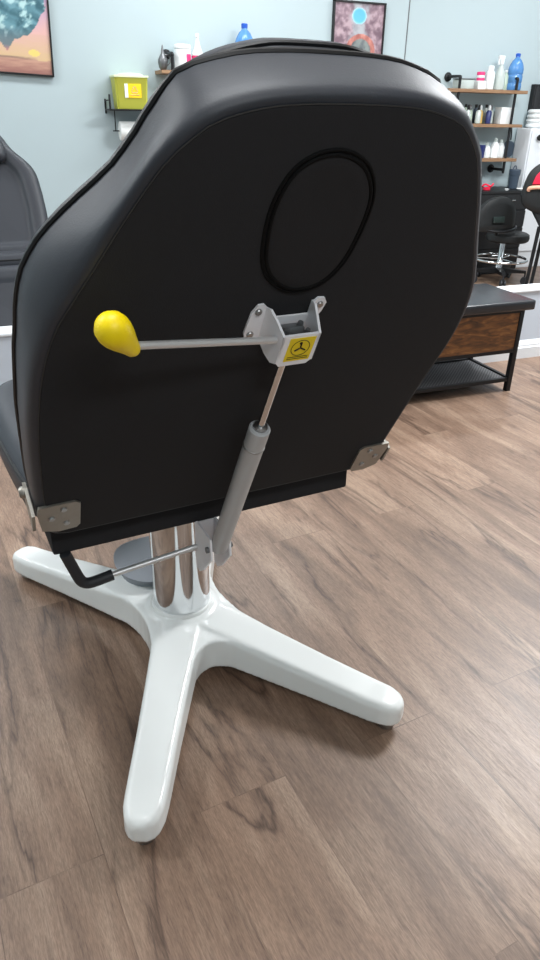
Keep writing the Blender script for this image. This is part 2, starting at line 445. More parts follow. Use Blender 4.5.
    # cheeks: taper from panel out to the front plate
    chk = [(.002, .352), (.002, .402), (.012, .406), (.026, .400), (W, .388), (W, .340), (.036, .334), (.022, .338)]
    prism(bm, [Vector(p) for p in chk], lambda p: BC(-.042+.012*p.x/W, p.y, p.x), lambda p: BC(-.042+t+.012*p.x/W, p.y, p.x))
    chk2 = [(.002, .372), (.002, .406), (.012, .408), (.026, .400), (W, .388), (W, .340), (.036, .334), (.022, .345)]
    prism(bm, [Vector(p) for p in chk2], lambda p: BC(.030-.004*p.x/W, p.y, p.x), lambda p: BC(.030-t-.004*p.x/W, p.y, p.x))
    fp = [(-.024, .334), (.018, .334), (.026, .342), (.026, .388), (-.030, .388), (-.030, .342)]
    prism(bm, [Vector(p) for p in fp], lambda p: BC(p.x, p.y, W-t), lambda p: BC(p.x, p.y, W))
    # back web and bottom
    prism(bm, [Vector(p) for p in [(-.036, .345), (.027, .345), (.027, .385), (-.036, .385)]], lambda p: BC(p.x, p.y, .003), lambda p: BC(p.x, p.y, .006))
    br = obj('release_bracket', bm, 'bracket', root, angle=25)
    for u, v in [(-.051, .398), (-.055, .360), (.039, .400)]:
        bm = new(); bolt(bm, BC(u, v, .0055), nn, .005, .003); obj('screw', bm, 'steel', br)
    bm = new()
    box(bm, (-.018, -.010, -.010), (.012, .010, .012), .002)
    bmesh.ops.transform(bm, verts=bm.verts, matrix=Matrix.Translation(BC(0, .368, .022)))
    bolt(bm, BC(-.016, .372, .03), up, .005, .012); bolt(bm, BC(.008, .374, .02), up, .005, .012); bolt(bm, BC(.014, .374, .032), up, .004, .010)
    obj('release_valve', bm, 'grey', br)
    bm = new(); prism(bm, [Vector(p) for p in [(-.019, .3425), (.0195, .3425), (.0205, .3835), (-.018, .3835)]], lambda p: BC(p.x, p.y, W), lambda p: BC(p.x, p.y, W+.0006))
    stk = obj('warning_sticker', bm, 'sticker', br, smooth=False)
    stk['label'] = 'yellow warning sticker with a black pictogram'
    bm = new()
    def S(u, v): return BC(u, v, W+.0010)
    cc = (0.0005, .366)
    tube(bm, [S(cc[0]+.0135*math.cos(2*PI*k/28), cc[1]+.0135*math.sin(2*PI*k/28)) for k in range(28)], .00045, 4, True)
    for k in range(3):
        a = PI/2+2*PI*k/3
        tube(bm, [S(cc[0]+.001*math.cos(a), cc[1]+.001*math.sin(a)), S(cc[0]+.009*math.cos(a), cc[1]+.009*math.sin(a))], .0011, 6)
    bolt(bm, S(cc[0]-.001, cc[1]+.0085), nn, .0022, .0004)
    for v in (.350, .3468): tube(bm, [S(-.015, v), S(.0165, v)], .0004, 4)
    obj('pictogram', bm, 'ink', stk)
    # release lever with its yellow knob
    p1 = BC(-.034, .375, .036); p0 = BC(-.238, .421, .06)
    bm = new(); cyl(bm, p1, p0, .0048, seg=14); rod = obj('release_lever', bm, 'rodsteel', root)
    bm = new()
    kd = (BC(-.269, .464, .062)-BC(-.233, .414, .06)).normalized()
    ks = BC(-.233, .414, .06)
    lathe(bm, [(0, 0), (.007, .001), (.0095, .005), (.0108, .011), (.0135, .020), (.0172, .031), (.0196, .041), (.0200, .048), (.0184, .056), (.0135, .063), (.0065, .067), (0, .0677)], ks-kd*.004, 32, kd)
    obj('lever_knob', bm, 'yellow', rod, angle=80)
    # ---- gas strut
    s1 = BC(-.013, .345, .038); s0 = Vector((CX-.017, -.363, .523+zd))
    ax = (s1-s0)
    q = s0+ax*.70
    bm = new(); cyl(bm, s0, q, .0168, seg=32, bev=.002); st = obj('gas_strut', bm, 'cylinder', root)
    bm = new(); cyl(bm, q-ax*.01, s1, .0055, seg=16); obj('piston_rod', bm, 'chrome', st)
    bm = new(); lathe(bm, [(.0165, 0), (.0176, .001), (.0176, .003), (.0165, .004)], s0+ax*.61, 28, ax); obj('strut_band', bm, 'steel', st)
    bm = new(); lathe(bm, [(.0110, -.001), (.0112, .004), (.008, .005), (.0055, .006)], q, 24, ax); obj('strut_collar', bm, 'steel', st)
    # strut mount under the seat
    bm = new()
    for xo in (-.019, .019):
        pts = [(-.29, .55), (-.372, .549), (-.374, .505), (-.33, .455), (-.31, .440), (-.295, .445)]
        prism(bm, [Vector((a, b)) for a, b in pts], lambda p: Vector((s0.x+xo-.002, p.x, p.y+zd)), lambda p: Vector((s0.x+xo+.002, p.x, p.y+zd)))
    box(bm, (s0.x-.019, -.300, .47+zd), (s0.x+.019, -.297, .548+zd))
    mt = obj('strut_mount', bm, 'bracket', root, angle=25)
    bm = new(); cyl(bm, s0+Vector((-.026, 0, 0)), s0+Vector((.026, 0, 0)), .006, seg=14)
    obj('mount_bolt', bm, 'grey', mt)
    # ---- height lever
    pts = [(-.05, -.30, .486), (-.075, -.30, .484), (-.14, -.30, .478), (-.244, -.30, .468), (-.26, -.30, .467)]
    bm = new(); tube(bm, [Vector((x, y, z+zd+.008)) for x, y, z in pts], .0055, 12); 
    tube(bm, [Vector((-.05+.028*math.sin(t)-.02, -.28+.0*t, .50+.028*math.cos(t)+zd)) for t in [PI*.55+k*.2 for k in range(12)]], .003, 8)
    hl = obj('height_lever', bm, 'rodsteel', root)
    bm = new(); gp = [(-.232, -.30, .469), (-.268, -.30, .464), (-.283, -.30, .466), (-.292, -.30, .476), (-.300, -.30, .500), (-.312, -.302, .548)]
    tube(bm, smooth_path([Vector((x, y, z+zd+.008 if z < .54 else z+zd)) for x, y, z in gp], 5), .0105, 14); obj('grip', bm, 'rubber', hl)
    return root

build_chair('black vinyl treatment chair seen from behind, white four-legged base, yellow knob', (.332, 1.412, 0), math.radians(5))
build_chair('black vinyl chair behind the low wall, facing the camera below the desert print', (.03, 3.96, 0), math.radians(180+4), .17, .14)

# ------------------------------------------------------------------ room shell
YW = 5.5; S_ = YW/5.15
def WX(x): return x*S_
def WZ(z): return 1.25+(z-1.25)*S_
XL, XR, YB, ZC = -2.6, 7.0, -3.2, 2.9
bm = new(); box(bm, (XL-.1, YB-.1, -.1), (XR+.1, YW+.1, 0)); struct('floor', bm, 'floor', smooth=False)
bm = new(); box(bm, (XL-.1, YB-.1, ZC), (XR+.1, YW+.1, ZC+.1)); struct('ceiling', bm, 'ceil', smooth=False)
bm = new(); box(bm, (XL-.1, YW, 0), (XR+.1, YW+.1, ZC)); struct('wall_back', bm, 'wall', smooth=False)
bm = new(); box(bm, (XL-.1, YB-.1, 0), (XL, YW, ZC)); struct('wall_left', bm, 'wall', smooth=False)
bm = new(); box(bm, (XR, YB-.1, 0), (XR+.1, YW, ZC)); struct('wall_right', bm, 'wall', smooth=False)
bm = new(); box(bm, (XL, YB-.1, 0), (XR, YB, ZC)); struct('wall_front', bm, 'wall', smooth=False)
# dark joint line in the back wall
bm = new(); box(bm, (3.283, YW-.004, .10), (3.290, YW, ZC)); o = struct('trim_1', bm, 'grey', smooth=False)
bm = new(); box(bm, (XL, YW-.016, 0), (XR, YW, .10)); box(bm, (XL, YW-.010, .10), (XR, YW, .125)); struct('baseboard_back', bm, 'trim', smooth=False)
# low partition wall across the room
bm = new(); box(bm, (XL, 3.10, 0), (XR, 3.21, .388), .003); struct('wall_low', bm, 'knee', smooth=False)
bm = new(); box(bm, (XL, 3.092, .382), (XR, 3.218, .395), .004); struct('trim_2', bm, 'trim', smooth=False)
bm = new()
pr = [(3.10, 0), (3.082, 0), (3.082, .062), (3.088, .070), (3.088, .078), (3.092, .086), (3.096, .098), (3.10, .104)]
prism(bm, [Vector(p) for p in pr], lambda p: Vector((XL, p.x, p.y)), lambda p: Vector((XR, p.x, p.y))); struct('baseboard_low', bm, 'trim', smooth=False)

# ------------------------------------------------------------------ framed prints
def art(name, label, x0, x1, z0, z1, fn, nx=90, nz=110):
    y = YW-.022
    root = thing(name, label, 'picture', ((x0+x1)/2, YW-.012, z0))
    ox, oz = (x0+x1)/2, z0
    w = .011
    bm = new()
    for lo, hi in [((x0, z0), (x1, z0+w)), ((x0, z1-w), (x1, z1)), ((x0, z0), (x0+w, z1)), ((x1-w, z0), (x1, z1))]:
        box(bm, (lo[0]-ox, -.018, lo[1]-oz), (hi[0]-ox, .011, hi[1]-oz), .001)
    obj('frame', bm, 'blackpaint', root, smooth=False)
    me = bpy.data.meshes.new('print')
    vs, fs, cs = [], [], []
    for j in range(nz+1):
        for i in range(nx+1):
            s, t = i/nx, j/nz
            vs.append((x0+w+(x1-x0-2*w)*s-ox, -.006, z0+w+(z1-z0-2*w)*t-oz)); cs.append((*lin(fn(s, t)), 1))
    for j in range(nz):
        for i in range(nx):
            a = j*(nx+1)+i; fs.append((a, a+1, a+nx+2, a+nx+1))
    me.from_pydata(vs, [], fs)
    at = me.color_attributes.new('paint', 'FLOAT_COLOR', 'POINT')
    for k, c in enumerate(cs): at.data[k].color = c
    me.materials.append(M['paint'])
    p = bpy.data.objects.new('print', me); COL.objects.link(p); p.parent = root
    return root

from mathutils import noise as NZ
def mixc(a, b, t): t = max(0, min(1, t)); return tuple(a[i]+(b[i]-a[i])*t for i in range(3))
def sst(a, b, x): t = max(0, min(1, (x-a)/(b-a))); return t*t*(3-2*t)
def fb(x, y, z=0): return NZ.fractal(Vector((x, y, z)), 1., 2., 4)
def desert(s, t):
    # s,t over the whole print; only its lower right shows
    if t < .13+.012*fb(s*6, 3): c = mixc((150, 104, 96), (190, 148, 128), t/.13+.5*fb(s*5, t*40))
    elif t < .36: c = mixc((208, 178, 136), (210, 170, 156), (t-.13)/.2+.25*fb(s*4, t*20))
    else: c = mixc((214, 170, 164), (176, 150, 186), (t-.36)/.4+.3*fb(s*4, t*6))
    c = mixc(c, (112, 84, 84), .6*sst(.014, .004, abs(t-.138-.012*fb(s*3, 7)))*sst(-.3, .3, fb(s*2.5, 2)))
    d = ((s-.83)/.06)**2+((t-.19)/.03)**2
    if d < 1: c = mixc(c, (238, 214, 104), .7)
    # teal swirling mass
    x = s-.58; y = t-.62
    r = math.hypot(x/.42, y/.33)+.12*fb(s*5, t*5)
    tip = abs(x+.02) < max(0, (t-.19))*.75 and .19 < t < .5
    if r < .95 or tip:
        v = fb(s*5+2*fb(s*3, t*3), t*9+3*s, 4)
        c = mixc((52, 92, 104), (104, 148, 160), .5+.9*v)
        c = mixc(c, (172, 204, 206), sst(.48, .85, fb(s*7+4*t, t*10-6*s, 9)+.35))
        c = mixc(c, (104, 118, 124), sst(.45, .25, t))
        if t < .25: c = mixc((200, 128, 126), c, (t-.19)/.06)
    return c
def garden(s, t):
    c = mixc((112, 88, 100), (176, 152, 160), .5+1.1*fb(s*8, t*11))
    if t < .5: c = mixc(c, mixc((176, 118, 104), (204, 150, 138), .5+fb(s*7, t*7)), sst(.5, .3, t))
    c = mixc(c, (170, 182, 186), .7*sst(.22, .05, abs(s-.5)+.1*fb(s*8, t*8))*sst(.35, .6, t))
    d = math.hypot((s-.5)/.14, (t-.86)/.09)
    if d < 1.05: c = mixc((84, 172, 222), (186, 212, 226), sst(.75, 1.05, d)); c = mixc(c, (120, 196, 232), .5*sst(.3, -.3, t-.88))
    # arch
    dx = (s-.56)/.30; dy = (t-.47)/.19
    r = math.hypot(dx, max(dy, 0) if dy > 0 else 0)
    if t < .68 and t > .02:
        if .70 < r < 1.0 and t > .02: c = mixc((158, 92, 84), (206, 142, 128), .5+fb(s*9, t*9))
        elif r <= .70: c = mixc((86, 92, 96), (128, 136, 134), .5+fb(s*8, t*8)); 
        if r < .55 and t < .46: c = mixc(c, (206, 206, 202), .6+.6*fb(s*12, t*14))
    if s < .22 and t < .4: c = mixc(c, (226, 162, 120), .55*sst(.12, 0, abs(s-.12))*sst(.4, .2, t))
    return c
r1 = art('framed_print', 'framed print of a teal swirl over a desert, on the back wall', -.02, WX(.574), WZ(1.421), WZ(2.02), desert)
r1.rotation_euler = (0, math.radians(2.2), 0)
art('framed_print', 'framed print with blue sky opening and pink arch, on the back wall', WX(2.475), WX(2.878), WZ(1.38), WZ(1.923), garden)

# ------------------------------------------------------------------ sharps bin, holder and paper roll
bx0, bx1 = WX(.873), WX(1.20)
zs = WZ(1.243)
root = thing('wire_wall_holder', 'black metal wall shelf holding the yellow sharps bin', 'shelf', ((bx0+bx1)/2, YW, zs))
hx = (bx1-bx0)/2
bm = new(); box(bm, (-hx, -.19, -.012), (hx, -.001, -.001), .002); obj('shelf_plate', bm, 'blackmetal', root)
for s in (-1, 1):
    bm = new(); x = s*(hx-.005)
    tube(bm, [(x, -.185, -.006), (x, -.185, .085)], .007, 8); tube(bm, [(x, -.185, .05), (x, -.004, .05)], .004, 8); tube(bm, [(x, -.006, -.03), (x, -.006, .06)], .006, 8)
    obj('side_post', bm, 'blackmetal', root)
bm = new()
for s in (-1, 1): tube(bm, [(s*(hx-.03)+.02, -.08, -.008), (s*(hx-.03)+.02, -.08, -.136)], .004, 8)
tube(bm, [(-hx+.03, -.08, -.136), (hx-.01, -.08, -.136)], .004, 8); obj('roll_hanger', bm, 'blackmetal', root)
root = thing('sharps_bin', 'yellow translucent sharps bin with pale lid on black wall holder', 'bin', (WX(1.025), YW-.095, zs))
bm = new(); hw = .112
loft(bm, [[Vector((sx*a, sy*b, z)) for sx, sy in ((-1, -1), (1, -1), (1, 1), (-1, 1))] for a, b, z in [(hw-.014, .070, 0), (hw-.010, .074, .008), (hw, .082, .185), (hw+.002, .084, .188)]])
bmesh.ops.bevel(bm, geom=[e for e in bm.edges if abs(e.verts[0].co.z-e.verts[1].co.z) > .1], offset=.012, segments=3, affect='EDGES')
body = obj('body', bm, 'sharps', root)
bm = new(); box(bm, (-hw-.004, -.088, .186), (hw+.004, .086, .200), .004); lathe(bm, [(.085, .199), (.083, .206), (.07, .212), (.03, .215), (0, .216)], (0.01, 0, 0), 28); obj('lid', bm, 'lid', root)
bm = new(); box(bm, (-.028, -.0825, .068), (.062, -.0765, .150)); lb = obj('warning_label', bm, 'orange', body, smooth=False); lb['label'] = 'yellow warning label'
bm = new(); box(bm, (-.050, -.0825, .068), (-.028, -.0763, .150)); obj('label_strip', bm, 'bottle_white', body, smooth=False)
bm = new()
for k in range(3):
    a = PI/2+2*PI*k/3
    cx, cz = .017+.011*math.cos(a), .112+.011*math.sin(a)
    tube(bm, [(cx+.010*math.cos(a+t), -.083, cz+.010*math.sin(a+t)) for t in [-2.2+k2*.4 for k2 in range(12)]], .0022, 5)
tube(bm, [(-.015, -.083, .084), (.05, -.083, .084)], .002, 4); obj('hazard_mark', bm, 'tan', body)
bm = new()
lathe(bm, [(.02, 0), (.058, .002), (.060, .006), (.060, .234), (.058, .238), (.02, .240)], (-.12, 0, 0), 32, (1, 0, 0))
tag(obj('paper_towel_roll', bm, 'paper'), 'white paper towel roll hanging under the sharps bin holder', 'paper roll', loc=(WX(1.055), YW-.08, zs-.136))

# ------------------------------------------------------------------ pipe shelves
def pipe_post(name, x, y, z0, z1, parent, flange=True, wall_y=0.):
    bm = new(); tube(bm, [(x, y, z0), (x, y, z1)], .012, 10)
    if flange:
        tube(bm, smooth_path([(x, y, z1-.005), (x, y+.012, z1+.008), (x, wall_y-.002, z1+.01)], 4), .012, 10)
        lathe(bm, [(.030, 0), (.032, -.004), (.030, -.012), (.016, -.016), (.014, -.03)], (x, wall_y, z1+.01), 20, (0, 1, 0))
    return obj(name, bm, 'blackmetal', parent)

DY = .20
# left shelf (partly behind the near chair)
lx0, lx1 = 1.30, 2.06; lz = WZ(1.484)-.02
root = thing('pipe_shelf', 'single-board wooden pipe shelf on the back wall above the near chair', 'shelf', ((lx0+lx1)/2, YW, lz))
h = (lx1-lx0)/2
bm = new(); box(bm, (-h, -DY, -.022), (h, -.001, 0), .002); obj('shelf_board', bm, 'shelfwood', root, smooth=False)
for s in (-1, 1): pipe_post('pipe_bracket', s*(h-.085), -DY+.035, -.12, .09, root)
LB = lz
# right three-tier shelf
rx0, rx1 = WX(3.35), WX(4.07)
yf = YW-DY
def up_(z): return 1.25+(z-1.25)*(yf/4.95)
Z1, Z2, Z3 = up_(1.417), up_(1.187), up_(.945)
rx0, rx1 = 3.36*yf/4.95, 4.075*yf/4.95
root = thing('pipe_shelf', 'three-tier wooden pipe shelf above the black drawers', 'shelf', ((rx0+rx1)/2, YW, Z3))
h = (rx1-rx0)/2
for z in (Z1, Z2, Z3):
    bm = new(); box(bm, (-h, -DY, z-Z3-.024), (h, -.001, z-Z3), .002); obj('shelf_board', bm, 'shelfwood', root, smooth=False)
for s in (-1, 1):
    x = -h+.105 if s < 0 else h-.105
    bm = new(); tube(bm, smooth_path([(x, -.002, Z1-Z3+.085), (x, -DY+.04, Z1-Z3+.085), (x, -DY+.022, Z1-Z3+.07), (x, -DY+.022, Z1-Z3+.02), (x, -DY+.022, -.06), (x, -DY+.03, -.085), (x, -DY+.06, -.09), (x, -.002, -.09)], 5), .011, 10)
    for z in (Z1-Z3+.085, -.09): lathe(bm, [(.032, 0), (.034, -.004), (.031, -.012), (.016, -.016), (.014, -.03)], (x, -.001, z), 20, (0, 1, 0))
    obj('pipe_bracket', bm, 'blackmetal', root)

# ------------------------------------------------------------------ bottles and jars
def bottle(name, label, cat, loc, prof, m, parts=(), group=None, seg=20):
    bm = new(); lathe(bm, prof, (0, 0, 0), seg)
    o = tag(obj(name, bm, m), label, cat, group, loc)
    for pn, pp, pm in parts:
        bm = new(); lathe(bm, pp, (0, 0, 0), seg); obj(pn, bm, pm, o)
    return o
def water_bottle(label, loc, k=1.):
    bm = new()
    pr = [(.05, 0), (.066, .005), (.069, .02), (.069, .055), (.064, .063), (.069, .071), (.069, .12), (.063, .13), (.069, .14), (.069, .175), (.060, .21), (.040, .245), (.022, .262), (.019, .268), (.019, .28)]
    lathe(bm, [(r*k, z*k) for r, z in pr], (0, 0, 0), 28)
    o = tag(obj('water_bottle', bm, 'blue'), label, 'bottle', None, loc)
    bm = new(); lathe(bm, [(.021*k, .272*k), (.022*k, .275*k), (.022*k, .297*k), (.018*k, .30*k)], (0, 0, 0), 20); obj('cap', bm, 'bluedark', o)
    bm = new(); lathe(bm, [(.0695*k, .078*k), (.0698*k, .08*k), (.0698*k, .114*k), (.0695*k, .116*k)], (0, 0, 0), 28); obj('label_band', bm, 'bottle_white', o) if False else bm.free()
    return o
def spray(label, loc, body='bottle_white', pinklab=True, k=1.):
    bm = new(); lathe(bm, [(r*k, z*k) for r, z in [(.03, 0), (.036, .004), (.036, .085), (.030, .11), (.016, .14), (.012, .15), (.012, .16)]], (0, 0, 0), 22)
    o = tag(obj('spray_bottle', bm, body), label, 'bottle', None, loc)
    bm = new(); lathe(bm, [(r*k, z*k) for r, z in [(.013, .152), (.015, .155), (.015, .175), (.011, .185)]], (0, 0, 0), 16)
    box(bm, (-.030*k, -.009*k, .184*k), (.016*k, .009*k, .206*k), .003); box(bm, (-.030*k, -.005*k, .150*k), (-.022*k, .005*k, .186*k), .002)
    obj('trigger_head', bm, 'bottle_white', o)
    if pinklab:
        bm = new(); lathe(bm, [(r*k, z*k) for r, z in [(.0362, .02), (.0365, .022), (.0365, .075), (.0362, .077)]], (0, 0, 0), 22); obj('label_band', bm, 'pink', o)
    return o

ly = YW-.10
# left shelf: wire tool, canister, nozzle bottle, small jars, water bottle
bm = new(); lathe(bm, [(.012, 0), (.02, .004), (.028, .02), (.034, .045), (.032, .065), (.022, .085), (.012, .10), (.008, .125), (.003, .15)], (0, 0, 0), 20)
o = tag(obj('oil_can', bm, 'grey'), 'small dark pear-shaped can at the left end of the pipe shelf', 'can', loc=(1.335, ly, LB))
bm = new(); tube(bm, smooth_path([(.03, 0, .03), (.05, 0, .05), (.045, 0, .085), (.015, 0, .095)], 4), .004, 6); obj('handle', bm, 'grey', o)
bm = new(); lathe(bm, [(.05, 0), (.056, .004), (.056, .125), (.052, .132)], (0, 0, 0), 28)
o = tag(obj('wipes_canister', bm, 'bottle_white'), 'white wipes canister with pink label on the left pipe shelf', 'canister', loc=(1.475, ly, LB))
bm = new(); lathe(bm, [(.050, .13), (.057, .133), (.057, .152), (.052, .158), (0, .159)], (0, 0, 0), 28); obj('lid', bm, 'bottle_white', o)
bm = new()
_v = []
for k in range(9):
    a = math.radians(-78+k*9)
    _v.append((.0566*math.cos(a), .0566*math.sin(a)))
prism(bm, [Vector(p) for p in _v]+[Vector((p[0]*.97, p[1]*.97)) for p in reversed(_v)], lambda p: Vector((p.x, p.y, .03)), lambda p: Vector((p.x, p.y, .10))); obj('label_patch', bm, 'pink', o)
bm = new(); lathe(bm, [(.036, 0), (.04, .004), (.04, .095), (.034, .115), (.020, .15), (.010, .19), (.008, .20)], (0, 0, 0), 24)
o = tag(obj('nozzle_bottle', bm, 'bottle_white'), 'white cone-topped bottle with pink label beside the canister', 'bottle', loc=(1.582, ly, LB))
bm = new(); lathe(bm, [(.009, .198), (.012, .202), (.013, .218), (.008, .226)], (0, 0, 0), 16); obj('tip', bm, 'bottle_white', o)
bm = new(); lathe(bm, [(.0402, .035), (.0405, .037), (.0405, .093), (.0402, .095)], (0, 0, 0), 24); obj('label_band', bm, 'pink', o)
bottle('squat_jar', 'small grey-capped jar peeping over the near chair back', 'jar', (1.70, ly, LB), [(.02, 0), (.028, .004), (.028, .10), (.02, .108)], 'bottle_clear', [('cap', [(.022, .106), (.024, .108), (.024, .13), (.02, .134)], 'grey')])
bottle('squat_jar', 'small white jar left of the blue bottle over the near chair', 'jar', (1.80, ly, LB), [(.02, 0), (.028, .004), (.028, .11), (.016, .13), (.012, .14)], 'bottle_white', [('cap', [(.013, .138), (.014, .14), (.014, .158), (.01, .16)], 'bottle_white')])
water_bottle('blue water bottle rising behind the near chair back', (1.925, ly, LB))

# right shelf, top tier
ry = YW-.105
q = (YW-.136)/5.05
def RX(px_x): return px_x
def topx(f): return rx0+(rx1-rx0)*f     # position along the boards
bm = new(); box(bm, (-.07, -.05, 0), (.07, .05, .066), .01); o = tag(obj('storage_box', bm, 'bottle_clear'), 'low clear storage box at left on the top tier', 'box', loc=(topx(.25), ry, Z1))
bm = new(); box(bm, (-.072, -.052, .066), (.072, .052, .074), .003); obj('lid', bm, 'grey', o)
bm = new(); box(bm, (-.038, -.035, 0), (.038, .035, .062), .004); o = tag(obj('glove_box', bm, 'bottle_white'), 'small white carton under a pink tub on the top tier', 'carton', loc=(topx(.455), ry, Z1))
bm = new(); lathe(bm, [(.028, 0), (.032, .004), (.032, .058), (.028, .062)], (0, 0, 0), 20); o = tag(obj('pink_tub', bm, 'pink'), 'pink tub standing on the small white carton', 'tub', loc=(topx(.455), ry, Z1+.0625))
bm = new(); lathe(bm, [(.0322, .02), (.0325, .021), (.0325, .036), (.0322, .037)], (0, 0, 0), 20); obj('label_band', bm, 'bottle_white', o)
bottle('white_bottle', 'plain white bottle beside the pink tub on the top tier', 'bottle', (topx(.575), ry, Z1), [(.03, 0), (.036, .005), (.036, .115), (.026, .135)], 'bottle_white', [('cap', [(.022, .134), (.024, .136), (.024, .165), (.02, .17)], 'bottle_white')])
spray('clear spray bottle with white head on the top tier', (topx(.70), ry, Z1), 'bottle_clear', False, 1.18)
bottle('green_bottle', 'slim pale green bottle beside the blue bottle', 'bottle', (topx(.805), ry+.03, Z1), [(.02, 0), (.026, .004), (.026, .10), (.014, .12), (.01, .13)], 'bottle_green', [('cap', [(.011, .128), (.013, .13), (.013, .145), (.01, .147)], 'bottle_white')])
water_bottle('blue water bottle at the right end of the top tier', (topx(.895), ry, Z1), .88)
# middle tier: small ink bottles and a carton
inks = ['bottle_clear', 'bottle_green', 'bottle_clear', 'bottle_green', 'bottle_clear', 'amber', 'navy', 'bottle_clear']
caps = ['ink', 'ink', 'ink', 'grey', 'ink', 'bottle_white', 'bottle_white', 'grey']
desc = ['clear ink bottle, first from the left on the middle tier', 'greenish ink bottle, second from the left on the middle tier', 'clear ink bottle, third from the left on the middle tier', 'greenish ink bottle with grey cap in the middle tier row', 'clear ink bottle left of the amber one on the middle tier',
        'amber ink bottle with white cap on the middle tier', 'dark blue ink bottle with white cap on the middle tier', 'clear ink bottle left of the white carton on the middle tier']
for k in range(8):
    bottle('ink_bottle', desc[k], 'bottle', (topx(.20+k*.068), ry-.02+(k % 2)*.045, Z2), [(.018, 0), (.023, .004), (.023, .085), (.012, .10), (.008, .108)], inks[k],
           [('cap', [(.012, .10), (.013, .102), (.009, .128), (.004, .138)], caps[k])], 'ink bottles on the middle tier', 16)
for k in range(4):
    bottle('ink_bottle', ['short clear bottle behind the first ink bottles', 'short green bottle behind the ink row', 'short dark bottle behind the amber ink', 'short clear bottle next to the white carton'][k], 'bottle',
           (topx(.24+k*.135), YW-.045, Z2), [(.016, 0), (.02, .004), (.02, .10), (.010, .115), (.008, .12)], ['bottle_clear', 'bottle_green', 'slate', 'bottle_clear'][k], [('cap', [(.010, .118), (.011, .12), (.010, .14), (.006, .142)], 'ink')], 'ink bottles on the middle tier', 14)
bm = new(); box(bm, (-.065, -.045, 0), (.065, .045, .122), .004); o = tag(obj('carton', bm, 'bottle_white'), 'white carton at the right end of the middle tier', 'carton', loc=(topx(.83), ry, Z2))
bm = new(); box(bm, (-.066, -.046, .112), (.066, .046, .124), .002); obj('lid', bm, 'paper', o)
# lower tier
bm = new(); box(bm, (-.03, -.03, 0), (.03, .03, .07), .004); o = tag(obj('ointment_box', bm, 'bottle_white'), 'small white box at left on the lowest tier', 'box', loc=(topx(.24), ry-.02, Z3))
bm = new(); box(bm, (-.031, -.031, .062), (.031, .031, .072), .002); obj('lid', bm, 'paper', o)
bottle('dark_jar', 'dark jar behind the small white box on the lowest tier', 'jar', (topx(.31), ry+.04, Z3), [(.03, 0), (.036, .004), (.036, .11), (.03, .118)], 'slate', [('lid', [(.034, .117), (.036, .119), (.036, .138), (.03, .142)], 'ink')])
bottle('brown_jar', 'brown jar between white packs on the lowest tier', 'jar', (topx(.39), ry-.02, Z3), [(.024, 0), (.028, .004), (.028, .055), (.024, .06)], 'rustic', [('lid', [(.027, .059), (.029, .061), (.029, .075), (.026, .078)], 'ink')])
bottle('pump_bottle', 'clear pump bottle with dark neck on the lowest tier', 'bottle', (topx(.44), ry+.04, Z3), [(.026, 0), (.032, .004), (.032, .10), (.014, .125), (.011, .135)], 'bottle_clear', [('pump', [(.013, .13), (.013, .15), (.006, .152), (.006, .17), (.014, .172), (.014, .18)], 'ink')])
bm = new(); box(bm, (-.024, -.02, 0), (.024, .02, .062), .003); o = tag(obj('ointment_box', bm, 'bottle_white'), 'narrow white pack left of the navy cup on the lowest tier', 'box', loc=(topx(.485), ry-.02, Z3))
bm = new(); box(bm, (-.0245, -.0205, .02), (.0245, .0205, .04), .001); obj('label_band', bm, 'tan', o)
bottle('navy_cup', 'navy blue cup on the lowest tier', 'cup', (topx(.575), ry-.02, Z3), [(.026, 0), (.03, .004), (.035, .10), (.031, .10), (.027, .012), (0, .01)], 'navy')
for k, (f, hh) in enumerate([(.665, .115), (.755, .15), (.85, .14)]):
    bottle('white_bottle', ['short white bottle right of the navy cup', 'tall white bottle in the middle of three on the lowest tier', 'white bottle at the right end of the lowest tier'][k], 'bottle', (topx(f), ry-.02*(k % 2), Z3),
           [(.03, 0), (.035, .004), (.035, hh*.6), (.024, hh*.78), (.014, hh*.84)], 'bottle_white', [('cap', [(.014, hh*.83), (.016, hh*.84), (.015, hh), (.01, hh+.004)], 'bottle_clear')], 'white bottles on the lowest tier')
# dark pouch hanging on the wall by the shelf
root = thing('hanging_pouch', 'dark pouch hanging on the wall right of the lowest shelf tier', 'bag', (4.40, YW-.006, .92))
bm = new(); pp = smooth_path([(-.035, 0, .02), (-.02, -.0, .0), (.03, 0, .012), (.042, 0, .07), (.036, 0, .12), (-.02, 0, .13), (-.042, 0, .09)], 4, True)
loft(bm, [[p for p in pp], [p*1.0+Vector((0, -.03, 0)) for p in pp], [Vector((p.x*.85, -.045, .06+(p.z-.06)*.85)) for p in pp]]); obj('body', bm, 'slate', root)
bm = new(); tube(bm, smooth_path([(-.02, -.015, .14), (-.02, -.012, .2), (-.005, -.008, .255), (.01, -.012, .2), (.012, -.015, .14)], 5), .006, 8); obj('strap', bm, 'rubber', root)

